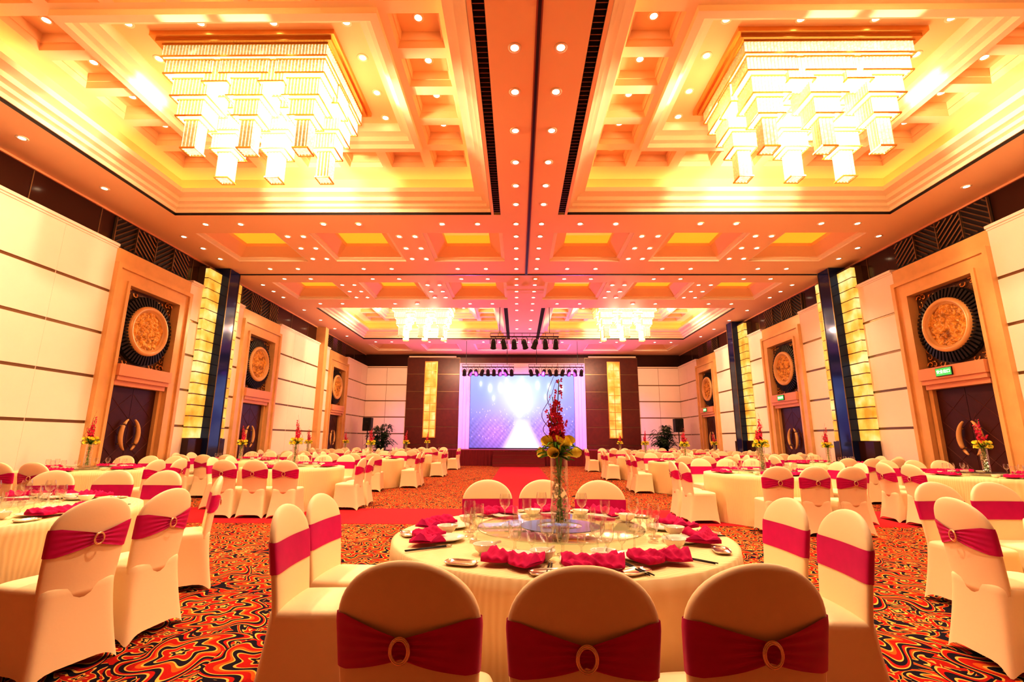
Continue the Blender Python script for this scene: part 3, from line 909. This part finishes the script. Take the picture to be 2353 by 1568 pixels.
b = MB([M_glass]); b.lathe([(.001, .004), (.034, .002), (.036, .001), (.034, .005), (.006, .010), (.0045, .03), (.0045, .075), (.012, .083), (.030, .10), (.038, .125), (.036, .155), (.031, .178)], 20)
PG = Proto(b.build('wine_glass', smooth=True, label='clear stemmed wine glass on the table', cat='glass', group='wine glasses'))
b = MB([M_glass]); b.lathe([(.001, .004), (.024, .001), (.022, .004), (.004, .008), (.004, .035), (.016, .045), (.021, .065), (.020, .09)], 16)
PG2 = Proto(b.build('liquor_glass', smooth=True, label='tiny stemmed liquor glass', cat='glass', group='small liquor glasses'))
b = MB([M_glass]); b.lathe([(.001, .006), (.028, .004), (.029, .001), (.028, .006), (.008, .012), (.006, .03), (.009, .045), (.026, .06), (.033, .085), (.034, .14)], 18)
PG3 = Proto(b.build('water_goblet', smooth=True, label='clear short stemmed water goblet', cat='glass', group='water goblets'))
b = MB([M_porc]); b.lathe([(.0, .003), (.06, .003), (.065, .0), (.07, .004), (.108, .016), (.111, .019), (.107, .019), (.07, .009), (.0, .007)], 32)
PPL = Proto(b.build('dinner_plate', smooth=True, label='round white porcelain plate', cat='plate', group='dinner plates'))
b = MB([M_porc]); b.lathe([(.0, .004), (.022, .0), (.026, .004), (.048, .022), (.058, .045), (.060, .048), (.056, .046), (.046, .026), (.022, .010), (.0, .009)], 28)
PBW = Proto(b.build('soup_bowl', smooth=True, label='small white porcelain bowl', cat='bowl', group='soup bowls'))
b = MB([M_porc])
rs = []
for q in range(9):
    t = q/8; x = -.05+.13*t; w = .022*math.sqrt(max(.02, 1-((x+.02)/.032)**2)) if x < .005 else .006
    z = .012+.03*max(0, t-.4)
    rs.append([(x, -w, z+.006), (x, -w*.5, z-.003), (x, 0, z-.006), (x, w*.5, z-.003), (x, w, z+.006)])
b.rings(rs, closed=False)
PSP = Proto(b.build('soup_spoon', smooth=True, label='white porcelain soup spoon', cat='spoon', group='soup spoons'))
b = MB([M_silver])
rs = []
for r, z in ((.0, .004), (.8, .004), (.95, .010), (1.0, .014), (1.02, .012), (.9, .002), (.0, .0)):
    rs.append([(.075*r*math.copysign(abs(cos(a))**.6, cos(a)), .042*r*math.copysign(abs(sin(a))**.6, sin(a)), z) for a in [2*pi*j/28 for j in range(28)]])
b.rings(rs)
PTR = Proto(b.build('towel_tray', smooth=True, label='small silver rectangular towel tray', cat='tray', group='silver towel trays'))
b = MB([M_black, M_silver]); b.tube([(0, -.12, .006), (0, .10, .006)], .0036, 6, 0, rf=lambda t: .7+.4*t); b.cyl((0, .10, .006), (0, .13, .006), .0042, 8, 1)
PST = Proto(b.build('chopstick', smooth=True, label='dark chopstick with silver tip', cat='chopstick', group='chopsticks'))
b = MB([M_nap])
NU, NV = 49, 11; top = []; bot = []
for i in range(NU):
    u = i/(NU-1)*2-1; au = abs(u); r1 = []; r2 = []
    for j in range(NV):
        v = j/(NV-1)*2-1
        x = .135*u*(1-.18*v*v); hy = .024+.070*au**.7
        y = v*hy+.025*au*au
        z = .008+.045*au**.6*(1-.75*v*v)*(.55+.45*cos(v*5.5+u*2.2))+.030*(1-au)**2*(1-v*v)+.006*sin(u*17+v*6)
        r1.append((x, y, max(.004, z))); r2.append((x, y, .001))
    top.append(r1); bot.append(r2)
b.rings([t+bt_[::-1] for t, bt_ in zip(top, bot)], True, True, True)
PNP = Proto(b.build('napkin', smooth=True, label='crimson cloth napkin folded into a bow', cat='napkin', group='folded crimson napkins'))

ZTB = .762
def seat_items(cx, cy, ang, full, k=1.0):
    d = Vector((cos(ang), sin(ang), 0)); t = Vector((-sin(ang), cos(ang), 0)); c = Vector((cx, cy, ZTB))
    def P(r, s, z=0): return c+d*(r*k)+t*s+Vector((0, 0, z))
    rot = ang+pi/2
    j = random.uniform(-.2, .2)
    if full:
        PPL.place(P(.68, .0), rot); PNP.place(P(.80, .02, .019), rot+j)
        PBW.place(P(.64, -.18), rot); PSP.place(P(.64, -.18, .022), rot+.7)
        PTR.place(P(.86, -.19), rot+.1); PG.place(P(.53, .10, .0), rot); PG2.place(P(.53, .02, 0), rot); PG3.place(P(.53, -.07, 0), rot)
        PST.place(P(.80, .19), rot+.25); PST.place(P(.80, .205), rot+.28)
    else:
        PPL.place(P(.66, .0), rot); PNP.place(P(.78, 0, .019), rot+j); PG.place(P(.54, .09), rot)
        PBW.place(P(.60, -.17), rot)
def pattern(cx, cy, r=1.5):
    out = []
    for dx in (-.53, 0, .53):
        out.append((cx+dx, cy-r, pi/2+dx*.12)); out.append((cx+dx, cy+r, -pi/2-dx*.12))
    for dy in (-.29, .29):
        out.append((cx-r, cy+dy, -dy*.15)); out.append((cx+r, cy+dy, pi+dy*.15))
    return out
def do_table(cx, cy, chairs=None, full=False, far=False, seats=None, k=1.0):
    PT.place((cx, cy, 0), random.uniform(0, 6.28), scale=(k, k, 1))
    chairs = chairs or pattern(cx, cy)
    for (x, y, a) in chairs:
        if abs(x) > 9.0: continue
        put_chair(x, y, a, far)
    if seats is None:
        seats = [math.atan2(y-cy, x-cx) for (x, y, a) in pattern(cx, cy)]
    for s in seats: seat_items(cx, cy, s, full, k)
    if cy < 12: PLS.place((cx, cy, ZTB), 0); PCP.place((cx, cy, ZTB+.047), 0 if cx == 0 else random.uniform(0, 6))
    else: PCP.place((cx, cy, ZTB), random.uniform(0, 6))

seats0 = [math.radians(a) for a in (-112, -86, -62, -18, 14, 58, 88, 118, 166, 198)]
do_table(0.0, 2.97, [(-.58, 1.50, pi/2-.10), (-.06, 1.46, pi/2), (.46, 1.50, pi/2+.10), (-1.53, 2.72, .04), (-1.56, 3.25, -.06),
    (1.49, 2.64, pi-.06), (1.47, 3.16, pi+.06), (-.52, 4.44, -pi/2+.08), (-.02, 4.48, -pi/2), (.48, 4.44, -pi/2-.08)], True, seats=seats0)
do_table(-4.45, 3.65, [(-2.76, 2.98, pi-.25), (-2.72, 3.54, pi-.1), (-4.2, 5.50, -pi/2-.05), (-4.78, 5.52, -pi/2+.05), (-5.38, 5.40, -pi/2+.25), (-3.1, 4.7, pi+.6)], True, k=1.18)
do_table(4.05, 2.95, [(2.54, 3.24, -.1), (2.56, 2.62, .1), (3.45, 4.46, -pi/2+.06), (3.97, 4.48, -pi/2), (4.5, 4.46, -pi/2-.06)], True)
do_table(-4.75, 9.8); do_table(4.0, 8.55)
for x, y in ((-7.9, 8.6), (7.5, 8.2)): do_table(x, y)
for x, y in ((-4.5, 14.0), (-4.4, 18.0), (-4.4, 22.2), (4.2, 13.0), (4.2, 17.0), (4.2, 21.2), (-7.4, 12.5), (-7.45, 16.6), (-7.45, 20.2), (7.4, 12.1), (7.4, 15.6), (7.4, 19.0), (7.4, 22.6)):
    do_table(x, y, far=True)

# ------------------------------------------------------------------ stage lights
def can_proto():
    e = empty('stage_spotlight', 'black par can stage light hanging from a bar', 'stage light', 'hanging stage lights')
    b = MB([M_black]); b.lathe([(.03, .16), (.06, .13), (.075, .10), (.085, -.12), (.10, -.15), (.094, -.15), (.08, -.11)], 14, cap0=True); o = b.build('lamp_housing', parent=e, smooth=True); o.rotation_euler = (.7, 0, 0); o.location = (0, 0, -.22)
    b = MB([M_black]); b.tube([(-.10, 0, -.22), (-.10, 0, -.06), (-.05, 0, 0), (.05, 0, 0), (.10, 0, -.06), (.10, 0, -.22)], .01, 5); b.build('yoke', parent=e)
    return Proto(e)
PPC = can_proto()
def bar(x0, x1, y, z, n, wires, sc=1.0):
    e = empty('lighting_bar', 'horizontal black lighting bar hung on cables from ceiling', 'lighting bar', 'lighting bars')
    e.location = ((x0+x1)/2, y, z); L = (x1-x0)/2
    b = MB([M_black]); b.cyl((-L, 0, 0), (L, 0, 0), .025, 8); b.cyl((-L, 0, .14), (L, 0, .14), .012, 6)
    for k in range(int(L*2/.3)+1): b.cyl((-L+k*.3, 0, 0), (-L+k*.3, 0, .14), .008, 5)
    b.build('rail', parent=e)
    for w in wires:
        b = MB([M_black])
        b.cyl((w-(x0+x1)/2, 0, .14), (w-(x0+x1)/2, 0, HC-z), .012, 5)
        b.build('cable', parent=e)
    for k in range(n):
        p = PPC.place((x0+.12+(x1-x0-.24)*k/(n-1), y, z-.02), random.uniform(-.5, .5), scale=(sc, sc, sc))
bar(-1.3, 1.3, 17.62, 5.15, 7, (-.95, .95), 1.2)
bar(-3.1, -.45, 24.0, 4.95, 9, (-2.9, -.8), 1.15); bar(.3, 3.1, 24.0, 4.95, 9, (.7, 2.8), 1.15)

for sx in (-1, 1):
    e = empty('loudspeaker', 'black loudspeaker on a tripod stand', 'speaker', 'loudspeakers', (sx*8.35, 25.9, 0))
    b = MB([M_spk, M_black]); b.box(-.22, .22, -.2, .2, 1.75, 2.45); b.build('cabinet', parent=e)
    for zz, r in ((1.95, .15), (2.27, .08)):
        b = MB([M_black])
        b.rings([[(rr*cos(2*pi*j/20), yy, zz+rr*sin(2*pi*j/20)) for j in range(20)] for rr, yy in ((r, -.20), (r, -.215), (r*.8, -.21), (r*.3, -.205))], cap1=True)
        b.build('speaker_cone', parent=e)
    b = MB([M_black]); b.cyl((0, 0, .5), (0, 0, 1.75), .025, 8)
    for k in range(3):
        a = k*2.09; b.cyl((0, 0, .7), (.4*cos(a), .4*sin(a), .02), .015, 6)
    b.build('stand', parent=e)
    for q, (px, py) in enumerate(((sx*7.4, 25.3),)):
        e = empty('potted_palm', 'dark green potted palm beside the loudspeaker', 'plant', 'potted palms', (px, py, 0))
        b = MB([M_lintel]); b.lathe([(.15, 0), (.22, .35), (.24, .36), (.22, .38), (.2, .33)], 20, cap0=True, cap1=True); b.build('pot', parent=e, smooth=True)
        b = MB([M_dleaf]); rd = random.Random(q+9)
        for k in range(60):
            a = rd.uniform(0, 6.28); L = rd.uniform(.3, .8); H = rd.uniform(.8, 1.85); path = []
            for s in range(9):
                t = s/8; path.append(Vector((L*t*cos(a), L*t*sin(a), .35+H*sin(t*2.1)*.95)))
            b.tube(path, .008, 4)
            for s in range(2, 9):
                p = path[s]; tn_ = Vector((-sin(a), cos(a), 0)); dd = Vector((cos(a), sin(a), -.6))
                for sg in (-1, 1):
                    e2 = p+(tn_*sg*.8+dd*.6).normalized()*.26
                    b.add([p, p+dd*.05+Vector((0, 0, .018)), e2, p-dd*.05], [(0, 1, 2, 3)])
        b.build('fronds', parent=e)

# ------------------------------------------------------------------ lights
def light(kind, loc, energy, col, size=.1, rot=None, spot=None, blend=.5, nm='lamp_source'):
    l = bpy.data.lights.new(nm, kind); l.energy = energy; l.color = col
    l.shadow_soft_size = size
    if kind == 'SPOT': l.spot_size = spot; l.spot_blend = blend
    o = bpy.data.objects.new(nm, l); C.objects.link(o); o.location = loc
    return o
def aim(o, t):
    o.rotation_euler = (Vector(t)-o.location).to_track_quat('-Z', 'Y').to_euler()
for x in (-2.4, -1.0, 1.0, 2.4):
    o = light('SPOT', (x, 23.7, 4.6), 620, (.62, .14, 1.0), .08, spot=1.5); aim(o, (x*1.5, 28, 2.8))
for x in (-3.0, 3.0):
    o = light('SPOT', (x, 25.2, 1.2), 520, (.85, .20, .95), .08, spot=2.0); aim(o, (x*.9, 23.0, 6.3))
for tx, ty in trays:
    for dx in (-.435, .435):
        light('POINT', (tx+dx, ty, 6.12), 250, (1, .77, .50), .05, nm='chandelier_bulb')
    for sx in (-1, 1):
        light('POINT', (tx+sx*1.5, ty, 6.55), 20, (1, .72, .38), .05, nm='chandelier_bulb')
for x, y, e_ in ((0, 2.9, 420), (-4.3, 3.7, 360), (4.2, 3.4, 360), (0, 6.4, 220), (-8.3, 5.5, 110), (8.3, 5.5, 110), (-4.4, 10.35, 310), (4.3, 10.35, 310), (0, 11.5, 200), (-4.4, 14.2, 260), (4.4, 14.2, 260), (0, 16, 150), (-7.5, 13.5, 180), (7.5, 13.5, 180)):
    light('SPOT', (x, y, 6.2), e_, (1, .81, .57), .06, spot=2.1, blend=.7, nm='added_spot')  # spots added to brighten tables and floor, apart from the modelled fittings

wd = bpy.data.worlds.new('World'); bpy.context.scene.world = wd; wd.use_nodes = True
wd.node_tree.nodes['Background'].inputs[0].default_value = (1, .26, .03, 1)
wd.node_tree.nodes['Background'].inputs[1].default_value = .14

# ------------------------------------------------------------------ camera
cam = bpy.data.cameras.new('camera'); co = bpy.data.objects.new('camera', cam); C.objects.link(co)
cam.sensor_width = 36; cam.lens = 1090/2353*36; cam.clip_start = .05; cam.clip_end = 200
R = Matrix.Rotation(math.radians(.735), 4, 'Z') @ Matrix.Rotation(math.radians(90+11.8), 4, 'X') @ Matrix.Rotation(math.radians(.25), 4, 'Z')
co.matrix_world = Matrix.Translation((-.25, 0, 1.3)) @ R
bpy.context.scene.camera = co
vs = bpy.context.scene.view_settings
vs.view_transform = 'Standard'; vs.look = 'None'; vs.exposure = 0.68; vs.gamma = 0.78
